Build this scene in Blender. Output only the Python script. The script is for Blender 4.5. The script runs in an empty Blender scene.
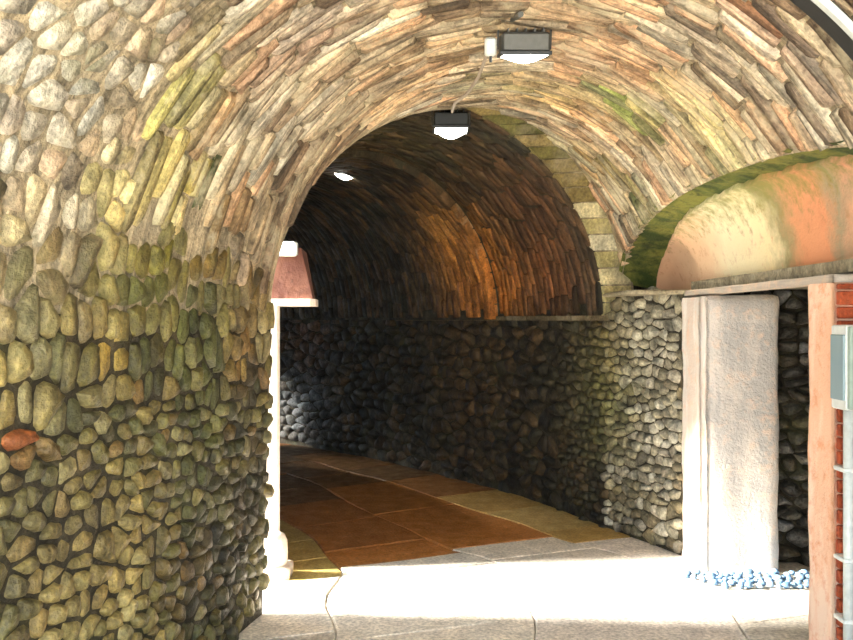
import bpy, math, random
import numpy as np
from mathutils import Vector, Matrix

rng = random.Random(7)
SC = bpy.context.scene
COL = SC.collection
F = 900.0            # focal length in pixels of the 853x640 frame
EYE = 1.6            # camera height

# ------------------------------------------------------------------ camera
cam_d = bpy.data.cameras.new('camera')
cam_d.sensor_width = 36.0
cam_d.lens = 36.0 * F / 853.0
cam_d.clip_start = 0.05
cam = bpy.data.objects.new('camera', cam_d)
cam.location = (0, 0, EYE)
cam.rotation_euler = (math.pi / 2, 0, 0)
COL.objects.link(cam)
SC.camera = cam

# ------------------------------------------------------------------ world, sun, exposure
SKY_STRENGTH = 8.0
SUN_STRENGTH = 95.0
world = bpy.data.worlds.new('sky')
SC.world = world
world.use_nodes = True
wn = world.node_tree.nodes
wn['Background'].inputs[0].default_value = (0.80, 0.91, 1.0, 1)
wn['Background'].inputs[1].default_value = SKY_STRENGTH

sun_d = bpy.data.lights.new('sun', 'SUN')
sun_d.energy = SUN_STRENGTH
sun_d.angle = math.radians(14)
sun_d.color = (1.0, 0.95, 0.86)
sun = bpy.data.objects.new('sun', sun_d)
sun.rotation_euler = Vector((1.0, 0.03, -0.54)).to_track_quat('-Z', 'Y').to_euler()
sun.location = (-6, 5, 6)
COL.objects.link(sun)


def portal(name, loc, direction, sx, sy):
    d = bpy.data.lights.new(name, 'AREA')
    d.shape = 'RECTANGLE'
    d.size, d.size_y = sx, sy
    d.cycles.is_portal = True
    o = bpy.data.objects.new(name, d)
    o.location = loc
    o.rotation_euler = Vector(direction).to_track_quat('-Z', 'Y').to_euler()
    COL.objects.link(o)


portal('daylight_portal_side', (-1.45, 5.3, 1.15), (1, 0, 0), 1.3, 2.4)
portal('daylight_portal_front', (0, 0.15, 1.5), (0, 1, 0), 4.2, 3.4)

vs = SC.view_settings
vs.view_transform = 'Standard'
vs.look = 'None'
vs.gamma = 1
vs.use_curve_mapping = False
vs.exposure = 0.0


# ------------------------------------------------------------------ helpers
def lin(c):
    return tuple(((v / 255.0) / 12.92 if v / 255.0 <= 0.04045 else ((v / 255.0 + 0.055) / 1.055) ** 2.4) for v in c)


def at(px, py, depth):
    return np.array([(px - 426.5) / F * depth, depth, EYE - (py - 320) / F * depth])


def V3(*a):
    return np.array(a, dtype=float)


def unit(v):
    return v / (np.linalg.norm(v) + 1e-12)


def smooth01(t):
    t = max(0.0, min(1.0, t))
    return t * t * (3 - 2 * t)


def tag(o, label=None, cat=None, group=None, kind=None):
    if label: o['label'] = label
    if cat: o['category'] = cat
    if group: o['group'] = group
    if kind: o['kind'] = kind
    return o


def mesh_obj(name, verts, faces, mat, parent=None, smooth=False, colors=None):
    me = bpy.data.meshes.new(name)
    me.from_pydata([tuple(map(float, v)) for v in verts], [], [tuple(f) for f in faces])
    if colors is not None:
        ca = me.color_attributes.new('Col', 'FLOAT_COLOR', 'POINT')
        arr = np.ones((len(verts), 4), dtype=np.float32)
        arr[:, :3] = np.asarray(colors)
        ca.data.foreach_set('color', arr.ravel())
    if smooth:
        me.polygons.foreach_set('use_smooth', [True] * len(me.polygons))
    me.materials.append(mat)
    me.update()
    o = bpy.data.objects.new(name, me)
    COL.objects.link(o)
    if parent: o.parent = parent
    return o


def empty(name, loc=(0, 0, 0)):
    o = bpy.data.objects.new(name, None)
    o.location = loc
    COL.objects.link(o)
    return o


def grid_surface(fn, us, vs_):
    verts = [fn(u, v) for u in us for v in vs_]
    n = len(vs_)
    faces = [(i * n + j, i * n + j + 1, (i + 1) * n + j + 1, (i + 1) * n + j)
             for i in range(len(us) - 1) for j in range(n - 1)]
    return verts, faces


class MB:
    """collects simple shapes into one mesh"""
    def __init__(s):
        s.v, s.f = [], []

    def add(s, verts, faces):
        b = len(s.v)
        s.v += [tuple(map(float, v)) for v in verts]
        s.f += [tuple(i + b for i in f) for f in faces]
        return s

    def box(s, x0, x1, y0, y1, z0, z1, c=0.0):
        """box with chamfered vertical and horizontal edges"""
        if c <= 0:
            v = [(x, y, z) for z in (z0, z1) for y in (y0, y1) for x in (x0, x1)]
            return s.add(v, [(0, 2, 3, 1), (4, 5, 7, 6), (0, 1, 5, 4), (2, 6, 7, 3), (0, 4, 6, 2), (1, 3, 7, 5)])
        ring = lambda d, z: [(x0 + d + c, y0 + d, z), (x1 - d - c, y0 + d, z), (x1 - d, y0 + d + c, z), (x1 - d, y1 - d - c, z),
                             (x1 - d - c, y1 - d, z), (x0 + d + c, y1 - d, z), (x0 + d, y1 - d - c, z), (x0 + d, y0 + d + c, z)]
        v = ring(c, z0) + ring(0, z0 + c) + ring(0, z1 - c) + ring(c, z1)
        f = [tuple(range(7, -1, -1)), tuple(range(24, 32))]
        for k in range(3):
            for i in range(8):
                j = (i + 1) % 8
                f.append((k * 8 + i, k * 8 + j, k * 8 + 8 + j, k * 8 + 8 + i))
        return s.add(v, f)

    def tube(s, pts, r, n=10, cap=True):
        pts = [V3(*p) for p in pts]
        rs = r if isinstance(r, (list, tuple)) else [r] * len(pts)
        b = []
        prev = None
        for i, p in enumerate(pts):
            d = unit((pts[min(i + 1, len(pts) - 1)] - pts[max(i - 1, 0)]))
            ref = V3(0, 0, 1) if abs(d[2]) < 0.9 else V3(1, 0, 0)
            if prev is not None: ref = prev
            a = unit(np.cross(np.cross(d, ref), d))
            prev = a
            c = np.cross(d, a)
            b += [p + rs[i] * (a * math.cos(2 * math.pi * k / n) + c * math.sin(2 * math.pi * k / n)) for k in range(n)]
        f = []
        for i in range(len(pts) - 1):
            for k in range(n):
                l = (k + 1) % n
                f.append((i * n + k, i * n + l, (i + 1) * n + l, (i + 1) * n + k))
        if cap:
            f.append(tuple(range(n - 1, -1, -1)))
            f.append(tuple(range((len(pts) - 1) * n, len(pts) * n)))
        return s.add(b, f)

    def build(s, name, mat, parent=None, smooth=False):
        return mesh_obj(name, s.v, s.f, mat, parent, smooth)


# ------------------------------------------------------------------ materials
def new_mat(name):
    m = bpy.data.materials.new(name)
    m.use_nodes = True
    nt = m.node_tree
    b = nt.nodes['Principled BSDF']
    return m, nt, b


def mathn(nt, op, a, b):
    n = nt.nodes.new('ShaderNodeMath'); n.operation = op
    for i, x in enumerate((a, b)):
        if isinstance(x, (int, float)): n.inputs[i].default_value = x
        else: nt.links.new(x, n.inputs[i])
    return n.outputs[0]


def maprange(nt, src, a, b, c, d):
    n = nt.nodes.new('ShaderNodeMapRange')
    nt.links.new(src, n.inputs[0])
    for i, x in enumerate((a, b, c, d)): n.inputs[1 + i].default_value = x
    return n.outputs[0]


def noise(nt, vec, scale, detail=5, rough=0.6):
    n = nt.nodes.new('ShaderNodeTexNoise')
    n.inputs['Scale'].default_value = scale
    n.inputs['Detail'].default_value = detail
    n.inputs['Roughness'].default_value = rough
    nt.links.new(vec, n.inputs['Vector'])
    return n.outputs['Fac']


def mixc(nt, fac, a, b, mode='MIX'):
    n = nt.nodes.new('ShaderNodeMix'); n.data_type = 'RGBA'; n.blend_type = mode
    for sock, x in ((n.inputs[0], fac), (n.inputs[6], a), (n.inputs[7], b)):
        if isinstance(x, (int, float)): sock.default_value = x
        elif isinstance(x, tuple): sock.default_value = (*x, 1)
        else: nt.links.new(x, sock)
    return n.outputs[2]


def stone_mat(name, source, *, streak=None, rough=(0.55, 0.95), bump=0.5, crust=0.35, crust_col=(176, 164, 138), var=(0.5, 1.35), spec=0.4):
    """source: 'object' (object colour), 'attr' (vertex colour) or an sRGB tuple"""
    m, nt, b = new_mat(name)
    g = nt.nodes.new('ShaderNodeNewGeometry')
    pos = g.outputs['Position']
    if source == 'object':
        n = nt.nodes.new('ShaderNodeObjectInfo'); col = n.outputs['Color']
    elif source == 'attr':
        n = nt.nodes.new('ShaderNodeVertexColor'); n.layer_name = 'Col'; col = n.outputs['Color']
    else:
        n = nt.nodes.new('ShaderNodeRGB'); n.outputs[0].default_value = (*lin(source), 1); col = n.outputs[0]
    f1 = noise(nt, pos, 7, 6, 0.65)
    f2 = noise(nt, pos, 48, 4, 0.6)
    f3 = noise(nt, pos, 3.1, 5, 0.7)
    k1 = maprange(nt, f1, 0.3, 0.7, var[0], var[1])
    k2 = maprange(nt, f2, 0.32, 0.68, 0.6, 1.3)
    k = mathn(nt, 'MULTIPLY', k1, k2)
    if streak:
        mp = nt.nodes.new('ShaderNodeMapping'); mp.inputs['Scale'].default_value = streak
        nt.links.new(pos, mp.inputs['Vector'])
        f4 = noise(nt, mp.outputs[0], 1.0, 6, 0.7)
        k = mathn(nt, 'MULTIPLY', k, maprange(nt, f4, 0.36, 0.62, 0.38, 1.28))
    comb = nt.nodes.new('ShaderNodeCombineColor')
    for i in range(3): nt.links.new(k, comb.inputs[i])
    c = mixc(nt, 1.0, col, comb.outputs[0], 'MULTIPLY')
    cf = maprange(nt, f3, 0.52, 0.66, 0.0, crust)
    c = mixc(nt, cf, c, lin(crust_col))
    nt.links.new(c, b.inputs['Base Color'])
    nt.links.new(maprange(nt, f1, 0.35, 0.65, rough[1], rough[0]), b.inputs['Roughness'])
    b.inputs['Specular IOR Level'].default_value = spec
    bp = nt.nodes.new('ShaderNodeBump')
    bp.inputs['Strength'].default_value = bump
    bp.inputs['Distance'].default_value = 0.03
    nt.links.new(mathn(nt, 'ADD', f1, mathn(nt, 'MULTIPLY', f2, 0.5)), bp.inputs['Height'])
    nt.links.new(bp.outputs[0], b.inputs['Normal'])
    return m


def plain_mat(name, col, rough=0.5, metal=0.0, var=0.12, scale=30):
    m, nt, b = new_mat(name)
    g = nt.nodes.new('ShaderNodeNewGeometry')
    f = noise(nt, g.outputs['Position'], scale, 4)
    k = maprange(nt, f, 0.3, 0.7, 1 - var, 1 + var)
    comb = nt.nodes.new('ShaderNodeCombineColor')
    for i in range(3): nt.links.new(k, comb.inputs[i])
    nt.links.new(mixc(nt, 1.0, lin(col), comb.outputs[0], 'MULTIPLY'), b.inputs['Base Color'])
    b.inputs['Roughness'].default_value = rough
    b.inputs['Metallic'].default_value = metal
    return m


def emit_mat(name, col, strength):
    m, nt, b = new_mat(name)
    b.inputs['Base Color'].default_value = (0.8, 0.8, 0.78, 1)
    b.inputs['Emission Color'].default_value = (*col, 1)
    b.inputs['Emission Strength'].default_value = strength
    return m


def plaster_mat(name, c0, c1, c2, streak=(1, 1, 0.25), scale=5.0, bump=0.35, rough=0.85):
    """plaster with patches of three tones; streak stretches the patches along the axes"""
    m, nt, b = new_mat(name)
    g = nt.nodes.new('ShaderNodeNewGeometry')
    mp = nt.nodes.new('ShaderNodeMapping'); mp.inputs['Scale'].default_value = streak
    nt.links.new(g.outputs['Position'], mp.inputs['Vector'])
    f1 = noise(nt, mp.outputs[0], scale, 6, 0.65)
    f2 = noise(nt, g.outputs['Position'], 11, 6, 0.7)
    f3 = noise(nt, g.outputs['Position'], 60, 4, 0.6)
    c = mixc(nt, maprange(nt, f1, 0.42, 0.58, 0, 1), lin(c0), lin(c1))
    c = mixc(nt, maprange(nt, f2, 0.52, 0.66, 0, 0.8), c, lin(c2))
    nt.links.new(c, b.inputs['Base Color'])
    b.inputs['Roughness'].default_value = rough
    bp = nt.nodes.new('ShaderNodeBump')
    bp.inputs['Strength'].default_value = bump
    bp.inputs['Distance'].default_value = 0.03
    nt.links.new(mathn(nt, 'ADD', f2, mathn(nt, 'MULTIPLY', f3, 0.4)), bp.inputs['Height'])
    nt.links.new(bp.outputs[0], b.inputs['Normal'])
    return m


M_BRICK_O = stone_mat('brick_piece', 'object', streak=(2.2, 24, 2.2), crust=.6, crust_col=(208, 196, 164), var=(.4, 1.4), bump=.8)
M_BRICK_A = stone_mat('brick_field', 'attr', streak=(2.2, 24, 2.2), crust=.6, crust_col=(208, 196, 164), var=(.4, 1.4), bump=.8)
M_FAR_O = stone_mat('shade_brick_piece', 'object', streak=(3, 12, 3), crust=.3, crust_col=(84, 64, 36))  # crust kept dark too, part of the shade painted on the far vault
M_FAR_A = stone_mat('shade_brick_field', 'attr', streak=(3, 12, 3), crust=.3, crust_col=(84, 64, 36))
M_WALL_O = stone_mat('rubble_piece', 'object', streak=(7, 7, 3), rough=(0.28, 0.7), bump=0.8, crust=0.35, crust_col=(120, 118, 70))
M_WALL_A = stone_mat('rubble_field', 'attr', streak=(7, 7, 3), rough=(0.28, 0.7), bump=0.8, crust=0.35, crust_col=(120, 118, 70))
M_RWALL_O = stone_mat('right_rubble_piece', 'object', streak=(7, 7, 3), rough=(0.5, 0.85), bump=0.8, crust=0.2, crust_col=(96, 88, 52), var=(.4, 1.35))
M_RWALL_A = stone_mat('right_rubble_field', 'attr', streak=(7, 7, 3), rough=(0.5, 0.85), bump=0.8, crust=0.2, crust_col=(96, 88, 52), var=(.4, 1.35))
M_MORTAR = stone_mat('mortar', (172, 156, 126), streak=(2.2, 24, 2.2), bump=0.8)
M_MORTAR_WALL = stone_mat('mortar_damp', (62, 54, 36), streak=(7, 7, 3), bump=0.8, crust=0.3, crust_col=(80, 84, 44))
M_FLAG_O = stone_mat('flagstone', 'object', rough=(0.45, 0.8), bump=0.3, crust=0.0, var=(0.75, 1.2))
M_FLOOR = stone_mat('floor_bed', (170, 156, 134), bump=0.6, crust=0.0)
M_GROUND = stone_mat('courtyard_ground', (205, 198, 184), bump=0.3)
M_EARTH = stone_mat('earth', (70, 62, 50))
def cove_mat():
    """peach plaster with bands of cream, rust and olive left by water running down it"""
    m, nt, b = new_mat('stained_cove_plaster')
    g = nt.nodes.new('ShaderNodeNewGeometry')
    pos = g.outputs['Position']
    sep = nt.nodes.new('ShaderNodeSeparateXYZ'); nt.links.new(pos, sep.inputs[0])
    f1, f2, f3 = noise(nt, pos, 2.2, 5, .6), noise(nt, pos, 13, 6, .7), noise(nt, pos, 60, 4, .6)
    t = mathn(nt, 'ADD', sep.outputs['Y'], mathn(nt, 'MULTIPLY', mathn(nt, 'SUBTRACT', f1, .5), .9))
    t = mathn(nt, 'ADD', t, mathn(nt, 'MULTIPLY', mathn(nt, 'SUBTRACT', f2, .5), .25))
    r = nt.nodes.new('ShaderNodeValToRGB')
    stops = [(2.4, (214, 170, 140)), (3.75, (222, 160, 128)), (4.0, (160, 146, 116)), (4.2, (222, 152, 110)), (4.5, (216, 150, 108)), (4.74, (150, 138, 96)),
             (4.95, (240, 222, 176)), (5.5, (246, 232, 194)), (5.85, (240, 204, 164)), (6.8, (232, 184, 146))]
    while len(r.color_ramp.elements) < len(stops): r.color_ramp.elements.new(.5)
    for e, (y, c) in zip(r.color_ramp.elements, stops):
        e.position = (y - 2.4) / 4.6
        e.color = (*lin(c), 1)
    nt.links.new(maprange(nt, t, 2.4, 7.0, 0, 1), r.inputs[0])
    c = mixc(nt, maprange(nt, f2, .55, .7, 0, .5), r.outputs[0], lin((196, 128, 88)))
    hm = mathn(nt, 'ADD', sep.outputs['Z'], mathn(nt, 'MULTIPLY', mathn(nt, 'SUBTRACT', f2, .5), .7))
    c = mixc(nt, maprange(nt, hm, 2.14, 2.34, 0, .75), c, lin((122, 126, 58)))
    nt.links.new(c, b.inputs['Base Color'])
    b.inputs['Roughness'].default_value = .85
    bp = nt.nodes.new('ShaderNodeBump'); bp.inputs['Strength'].default_value = .4; bp.inputs['Distance'].default_value = .03
    nt.links.new(mathn(nt, 'ADD', f2, mathn(nt, 'MULTIPLY', f3, .4)), bp.inputs['Height'])
    nt.links.new(bp.outputs[0], b.inputs['Normal'])
    return m


M_PINK = cove_mat()
M_MOSS = plaster_mat('moss', (62, 78, 30), (128, 128, 58), (44, 54, 22), streak=(1, 1, 1), scale=3.4, bump=.9, rough=.95)
M_RIB_O = stone_mat('rib_piece', 'object', bump=.5)
M_RIB = plaster_mat('pale_rib_plaster', (206, 196, 160), (172, 160, 116), (120, 116, 62), streak=(1, 1, 0.5), scale=5)
M_SLAB = plaster_mat('grey_pink_slab', (234, 222, 210), (196, 190, 184), (238, 214, 194), streak=(1.3, 1.3, 0.4), scale=3.2, bump=0.6)
M_PALE = plaster_mat('pale_jamb', (238, 230, 220), (224, 206, 190), (236, 200, 172), streak=(2, 2, 0.3), scale=3)
M_POST = plaster_mat('orange_plaster', (240, 210, 188), (234, 186, 154), (220, 148, 108), streak=(1.5, 1.5, 0.4), scale=4)
M_RED = stone_mat('red_brick_face', (168, 74, 38), rough=(0.7, 1), crust=0.25, crust_col=(206, 120, 80))
M_REDPL = plaster_mat('red_plaster', (100, 58, 44), (122, 78, 60), (78, 44, 32), streak=(1, 1, 1), scale=6)
M_BEAM = plaster_mat('weathered_beam', (190, 176, 160), (168, 158, 148), (204, 176, 150), streak=(1, 0.2, 4), scale=8)
M_DARKMETAL = plain_mat('dark_metal', (44, 46, 46), 0.45, 0.3)
M_GREYMETAL = plain_mat('grey_metal', (88, 88, 84), 0.5, 0.4)
M_BOXWHITE = plain_mat('white_enamel', (216, 220, 216), 0.4)
M_BOXGREEN = plain_mat('green_grey_panel', (150, 168, 154), 0.45)
M_CONDUIT = plain_mat('pale_conduit', (196, 200, 196), 0.45)
M_CABLE = plain_mat('grey_cable', (150, 138, 122), 0.6)
M_LENS = emit_mat('lamp_lens', (1.0, 0.97, 0.90), 22.0)
M_PATCH_GLOW = emit_mat('sunlit_patch_glow', (1.0, 0.98, 0.94), 5.0)  # glow of the added box that stands for a sunlit patch
M_PEBBLE = stone_mat('pebble', 'object', rough=(0.4, 0.8), bump=0.15, crust=0.0, var=(0.85, 1.15))


def glass_mat():
    m, nt, b = new_mat('panel_glass')
    b.inputs['Base Color'].default_value = (*lin((140, 160, 166)), 1)
    b.inputs['Roughness'].default_value = 0.12
    b.inputs['Specular IOR Level'].default_value = 0.6
    return m


M_GLASS = glass_mat()


# ------------------------------------------------------------------ stone pieces
def unit_stone(kind, seed):
    """a stone filling -0.5..0.5 in u and v, its face at about +0.45 in n: 25 vertices, 40 triangles"""
    r = random.Random(seed)
    out = []
    if kind == 'brick':
        c = 0.07
        base = [(-.5 + c, -.5), (.5 - c, -.5), (.5, -.5 + c * 2), (.5, .5 - c * 2), (.5 - c, .5), (-.5 + c, .5), (-.5, .5 - c * 2), (-.5, -.5 + c * 2)]
        out = [(x + r.uniform(-.025, .025), y + r.uniform(-.05, .05)) for x, y in base]
        zs, sc = (-0.5, 0.2, 0.42), (1.0, 1.0, 0.93)
    else:
        for i in range(8):
            a = 2 * math.pi * (i + 0.5 + r.uniform(-.2, .2)) / 8
            e = 3.2
            rad = 0.5 / (abs(math.cos(a)) ** e + abs(math.sin(a)) ** e) ** (1 / e) * r.uniform(.88, 1.05)
            out.append((rad * math.cos(a), rad * math.sin(a)))
        zs, sc = (-0.5, 0.0, 0.32), (0.97, 1.0, 0.74)
    v, f = [], []
    ox, oy = r.uniform(-.05, .05), r.uniform(-.05, .05)
    for k in range(3):
        for x, y in out:
            s = sc[k]
            v.append((x * s + (ox if k == 2 else 0), y * s + (oy if k == 2 else 0), zs[k] + (r.uniform(-.05, .05) if k else 0)))
    v.append((ox, oy, 0.45))
    for k in range(2):
        for i in range(8):
            j = (i + 1) % 8
            f.append((k * 8 + i, k * 8 + j, k * 8 + 8 + j, k * 8 + 8 + i))
    for i in range(8): f.append((16 + i, 16 + (i + 1) % 8, 24))
    return v, f


KINDS = {}
for kind in ('brick', 'stone'):
    for i in range(10):
        v, f = unit_stone(kind, i * 17 + len(kind))
        KINDS.setdefault(kind, []).append((np.array(v), f))
MESH_CACHE = {}


def piece_mesh(kind, i, mat):
    key = (kind, i, mat.name)
    if key not in MESH_CACHE:
        v, f = KINDS[kind][i]
        me = bpy.data.meshes.new(kind)
        me.from_pydata([tuple(x) for x in v], [], f)
        me.polygons.foreach_set('use_smooth', [True] * len(me.polygons))
        me.materials.append(mat)
        MESH_CACHE[key] = me
    return MESH_CACHE[key]


def field(parent, items, kind, mat_o, mat_a, fill_name, limit=300, min_px=45):
    """items: (centre, u, v, n, w, h, d, colour). The largest in view become parts, the rest one joined part."""
    scored = []
    for it in items:
        c, u, v, n, w, h, d, colr = it
        y = c[1]
        px, py = 426.5 + F * c[0] / max(y, .1), 320 - F * (c[2] - EYE) / max(y, .1)
        view = unit(V3(0, 0, EYE) - c)
        area = w * h * (F / max(y, .3)) ** 2 * max(0.0, float(np.dot(view, n)))
        if not (-12 < px < 865 and -12 < py < 652): area = 0
        scored.append(area)
    order = sorted(range(len(items)), key=lambda i: -scored[i])
    parts = set(i for i in order[:limit] if scored[i] >= min_px)
    allv, allf, allc = [], [], []
    base = 0
    for i, it in enumerate(items):
        c, u, v, n, w, h, d, colr = it
        k = rng.randrange(10)
        if i in parts:
            o = bpy.data.objects.new(kind, piece_mesh(kind, k, mat_o))
            m = Matrix(((u[0] * w, v[0] * h, n[0] * d, c[0]), (u[1] * w, v[1] * h, n[1] * d, c[1]),
                        (u[2] * w, v[2] * h, n[2] * d, c[2]), (0, 0, 0, 1)))
            COL.objects.link(o)
            o.parent = parent
            o.matrix_world = m
            o.color = (*colr, 1)
        else:
            vv, ff = KINDS[kind][k]
            p = c + np.outer(vv[:, 0] * w, u) + np.outer(vv[:, 1] * h, v) + np.outer(vv[:, 2] * d, n)
            allv.append(p)
            allf += [tuple(a + base for a in q) for q in ff]
            allc.append(np.tile(np.array(colr), (len(vv), 1)))
            base += len(vv)
    if allv:
        o = mesh_obj(fill_name, np.concatenate(allv), allf, mat_a, parent, True, np.concatenate(allc))
        o['kind'] = 'stuff'
    print('field', fill_name, len(items), 'pieces,', len(parts), 'parts')


def voronoi(pts, keep, reach):
    """cells (polygons) of the points with keep true"""
    P = np.array(pts)
    out = []
    for i in range(len(P)):
        if not keep[i]: continue
        d = np.linalg.norm(P - P[i], axis=1)
        near_i = [j for j in np.argsort(d)[1:26] if d[j] < reach * 2]
        r = reach
        poly = [P[i] + V3(x, y) * r for x, y in ((-1, -1), (1, -1), (1, 1), (-1, 1))]
        for j in near_i:
            m, nn = (P[i] + P[j]) / 2, P[j] - P[i]
            new = []
            for k in range(len(poly)):
                a, b = poly[k], poly[(k + 1) % len(poly)]
                da, db = np.dot(a - m, nn), np.dot(b - m, nn)
                if da <= 0: new.append(a)
                if da * db < 0: new.append(a + (b - a) * (da / (da - db)))
            poly = new
            if len(poly) < 3: break
        if len(poly) >= 3: out.append((i, poly))
    return out


def cells(a0, a1, b0, b1, step, drop, unwarp, inside):
    """rubble cells over a surface domain: jittered seeds, some dropped so that stones differ in size"""
    pts, keep = [], []
    b = b0 - 2 * step; row = 0
    while b < b1 + 2 * step:
        a = a0 - 2 * step + (row % 2) * step / 2
        while a < a1 + 2 * step:
            if rng.random() > drop:
                p = V3(a + rng.uniform(-.34, .34) * step, b + rng.uniform(-.3, .3) * step)
                pts.append(p); q = unwarp(p)
                keep.append(a0 < p[0] < a1 and b0 < p[1] < b1 and inside(*q))
            a += step
        b += step * .9; row += 1
    return [(unwarp(pts[i]), [unwarp(p) for p in poly]) for i, poly in voronoi(pts, keep, step * 2.2)]


def rubble(parent, surf, inward, cell_list, colour_fn, mat_o, mat_a, fill_name, joint=.004, hgt=(.008, .04), limit=300, min_px=45):
    """one stone for each cell, standing proud of the mortar"""
    made = []
    for cen, poly in cell_list:
        cen = sum(poly) / len(poly)
        loop = []
        m = len(poly)
        for k in range(m):                      # cut the corners
            p, a, b = poly[k], poly[k - 1], poly[(k + 1) % m]
            if np.linalg.norm(a - p) + np.linalg.norm(b - p) < .02: continue
            t = rng.uniform(.12, .26)
            loop += [p + (a - p) * t, p + (b - p) * t]
        if len(loop) < 6: continue
        h = rng.uniform(*hgt)
        P0, tb, ta, n = frame(surf, cen[0], cen[1], inward(cen))
        if P0[2] > 1.9 and P0[0] < 0: h *= .55
        tilt = (rng.uniform(-.18, .18), rng.uniform(-.18, .18))
        rings = [[], []]
        rad = np.mean([np.linalg.norm(p - cen) for p in loop])
        for p in loop:
            for k, (ins, z) in enumerate(((joint, -.012), (joint + rad * .2, h))):
                d = p - cen
                q = cen + d * max(.2, 1 - ins / max(np.linalg.norm(d), .01))
                w = surf(q[0], q[1])
                zz = z if k == 0 else z * rng.uniform(.75, 1.0) + (d[0] * tilt[0] + d[1] * tilt[1]) * .5
                rings[k].append(w + n * zz)
        L = len(loop)
        v = rings[0] + rings[1] + [P0 + n * h * rng.uniform(1.05, 1.3)]
        f = []
        for i in range(L):
            j = (i + 1) % L
            f += [(i, j, L + j, L + i), (L + i, L + j, 2 * L)]
        v = np.array(v)
        nn = np.cross(v[f[0][1]] - v[f[0][0]], v[f[0][2]] - v[f[0][1]])
        fn_ = np.cross(v[L + 1] - v[L], v[2 * L] - v[L])
        if np.dot(fn_, n) < 0: f = [tuple(reversed(q)) for q in f]
        c = P0
        px, py = 426.5 + F * c[0] / max(c[1], .1), 320 - F * (c[2] - EYE) / max(c[1], .1)
        area = math.pi * rad * rad * (F / max(c[1], .3)) ** 2 * max(0.0, float(np.dot(unit(V3(0, 0, EYE) - c), n)))
        if not (-12 < px < 865 and -12 < py < 652): area = 0
        made.append((area, c, v, f, colour_fn(P0)))
    order = sorted(range(len(made)), key=lambda i: -made[i][0])
    parts = set(i for i in order[:limit] if made[i][0] >= min_px)
    allv, allf, allc, base = [], [], [], 0
    for i, (area, c, v, f, colr) in enumerate(made):
        if i in parts:
            o = mesh_obj('stone', v - c, f, mat_o, parent, True)
            o.matrix_parent_inverse = parent.matrix_world.inverted()
            o.location = tuple(c)
            o.color = (*colr, 1)
        else:
            allv.append(v); allf += [tuple(a + base for a in q) for q in f]
            allc.append(np.tile(np.array(colr), (len(v), 1))); base += len(v)
    if allv:
        o = mesh_obj(fill_name, np.concatenate(allv), allf, mat_a, parent, True, np.concatenate(allc))
        o['kind'] = 'stuff'
    print('rubble', fill_name, len(made), 'pieces,', len(parts), 'parts')


# ------------------------------------------------------------------ plan of the tunnel
SPRING, RISE = 1.6, 1.43


def xL(y): return -1.85 + 0.194 * min(y, 4.9)
def xR(y): return 1.78 if y < 4.5 else 1.78 - (y - 4.5) * 0.23 / 2.5


# stains of the masonry, with painted light and shade among them: (point, radius, colour, strength)
def stain_or_shade(px, py, depth, rpx, colr, s=0.8):
    if px < 275 or py < 190 or (px > 560 and py < 215 and depth < 6.2):      # lies on the near vault or the left wall
        d = 1.5
        while d < 7:
            p = at(px, py, d)
            l, r = xL(d) + .05, xR(d)
            c, R = (l + r) / 2, (r - l) / 2
            if (p[2] < SPRING and p[0] < xL(d) + .05 * p[2] / SPRING) or (p[2] >= SPRING and ((p[0] - c) / R) ** 2 + ((p[2] - SPRING) / RISE) ** 2 > 1): break
            d += .02
        depth = d
    return (at(px, py, depth), 1.35 * rpx * depth / F, np.array(lin(colr)), s)


def coloured(p, palette, stains, jitter=0.16):
    c = np.array(lin(rng.choice(palette)))
    for q, r, sc, s in stains:
        d2 = float(np.sum((p - q) ** 2)) / (r * r)
        if d2 < 6:
            w = s * math.exp(-d2) * rng.uniform(.55, 1.25)
            c = c * (1 - min(1, w)) + sc * min(1, w)
    c = c * (1 + rng.uniform(-jitter, jitter))
    return tuple(np.clip(c, 0.004, 0.9))


def near(y, phi, out=0.0):
    l, r = xL(y) + .05, xR(y)
    c, R = (l + r) / 2, (r - l) / 2
    return V3(c - (R + out) * math.cos(phi), y, SPRING + (RISE + out) * math.sin(phi))


def near_end(phi):
    return 4.9 + 2.1 * (1 - math.cos(phi)) / 2


LUN_C, LUN_H, LUN_SP, LUN_RISE = 4.75, 2.3, 1.80, 0.56   # side arch: centre, half span, spring, rise


def lun_h(y):
    t = (y - LUN_C) / LUN_H
    return LUN_SP + LUN_RISE * math.sqrt(max(0, 1 - t * t)) if abs(t) < 1 else SPRING


def lun_phi(y):
    return math.pi - math.asin(min(1, max(0, (lun_h(y) - SPRING) / RISE)))


RS = [(1.38, 6.95), (0.74, 8.4), (-0.25, 9.9), (-1.12, 11.0), (-2.0, 11.8), (-3.2, 12.4), (-4.8, 12.8)]
LS = [(-1.35, 4.75), (-1.75, 6.6), (-2.4, 8.2), (-3.1, 9.3), (-3.8, 9.9), (-4.7, 10.2), (-5.6, 10.3)]


def spline(P, s):
    s = max(0.0, min(len(P) - 1 - 1e-6, s))
    i = int(s); t = s - i
    p0, p1, p2, p3 = (V3(*P[max(0, min(len(P) - 1, i + k))]) for k in (-1, 0, 1, 2))
    return 0.5 * ((2 * p1) + (-p0 + p2) * t + (2 * p0 - 5 * p1 + 4 * p2 - p3) * t * t + (-p0 + 3 * p1 - 3 * p2 + p3) * t ** 3)


STEP = 1.06       # second step of the far vault


def far(s, phi, out=0.0):
    a, b = spline(LS, s), spline(RS, s)
    c, h = (a + b) / 2, (b - a) / 2
    L = np.linalg.norm(h)
    k = 1.0 if s <= STEP else 0.93
    e = h / L * (L * k + out)
    p = c - e * math.cos(phi)
    rise = 1.45 * (1.0 if s <= STEP else 0.955)
    return V3(p[0], p[1], SPRING + (rise + out) * math.sin(phi))


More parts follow.
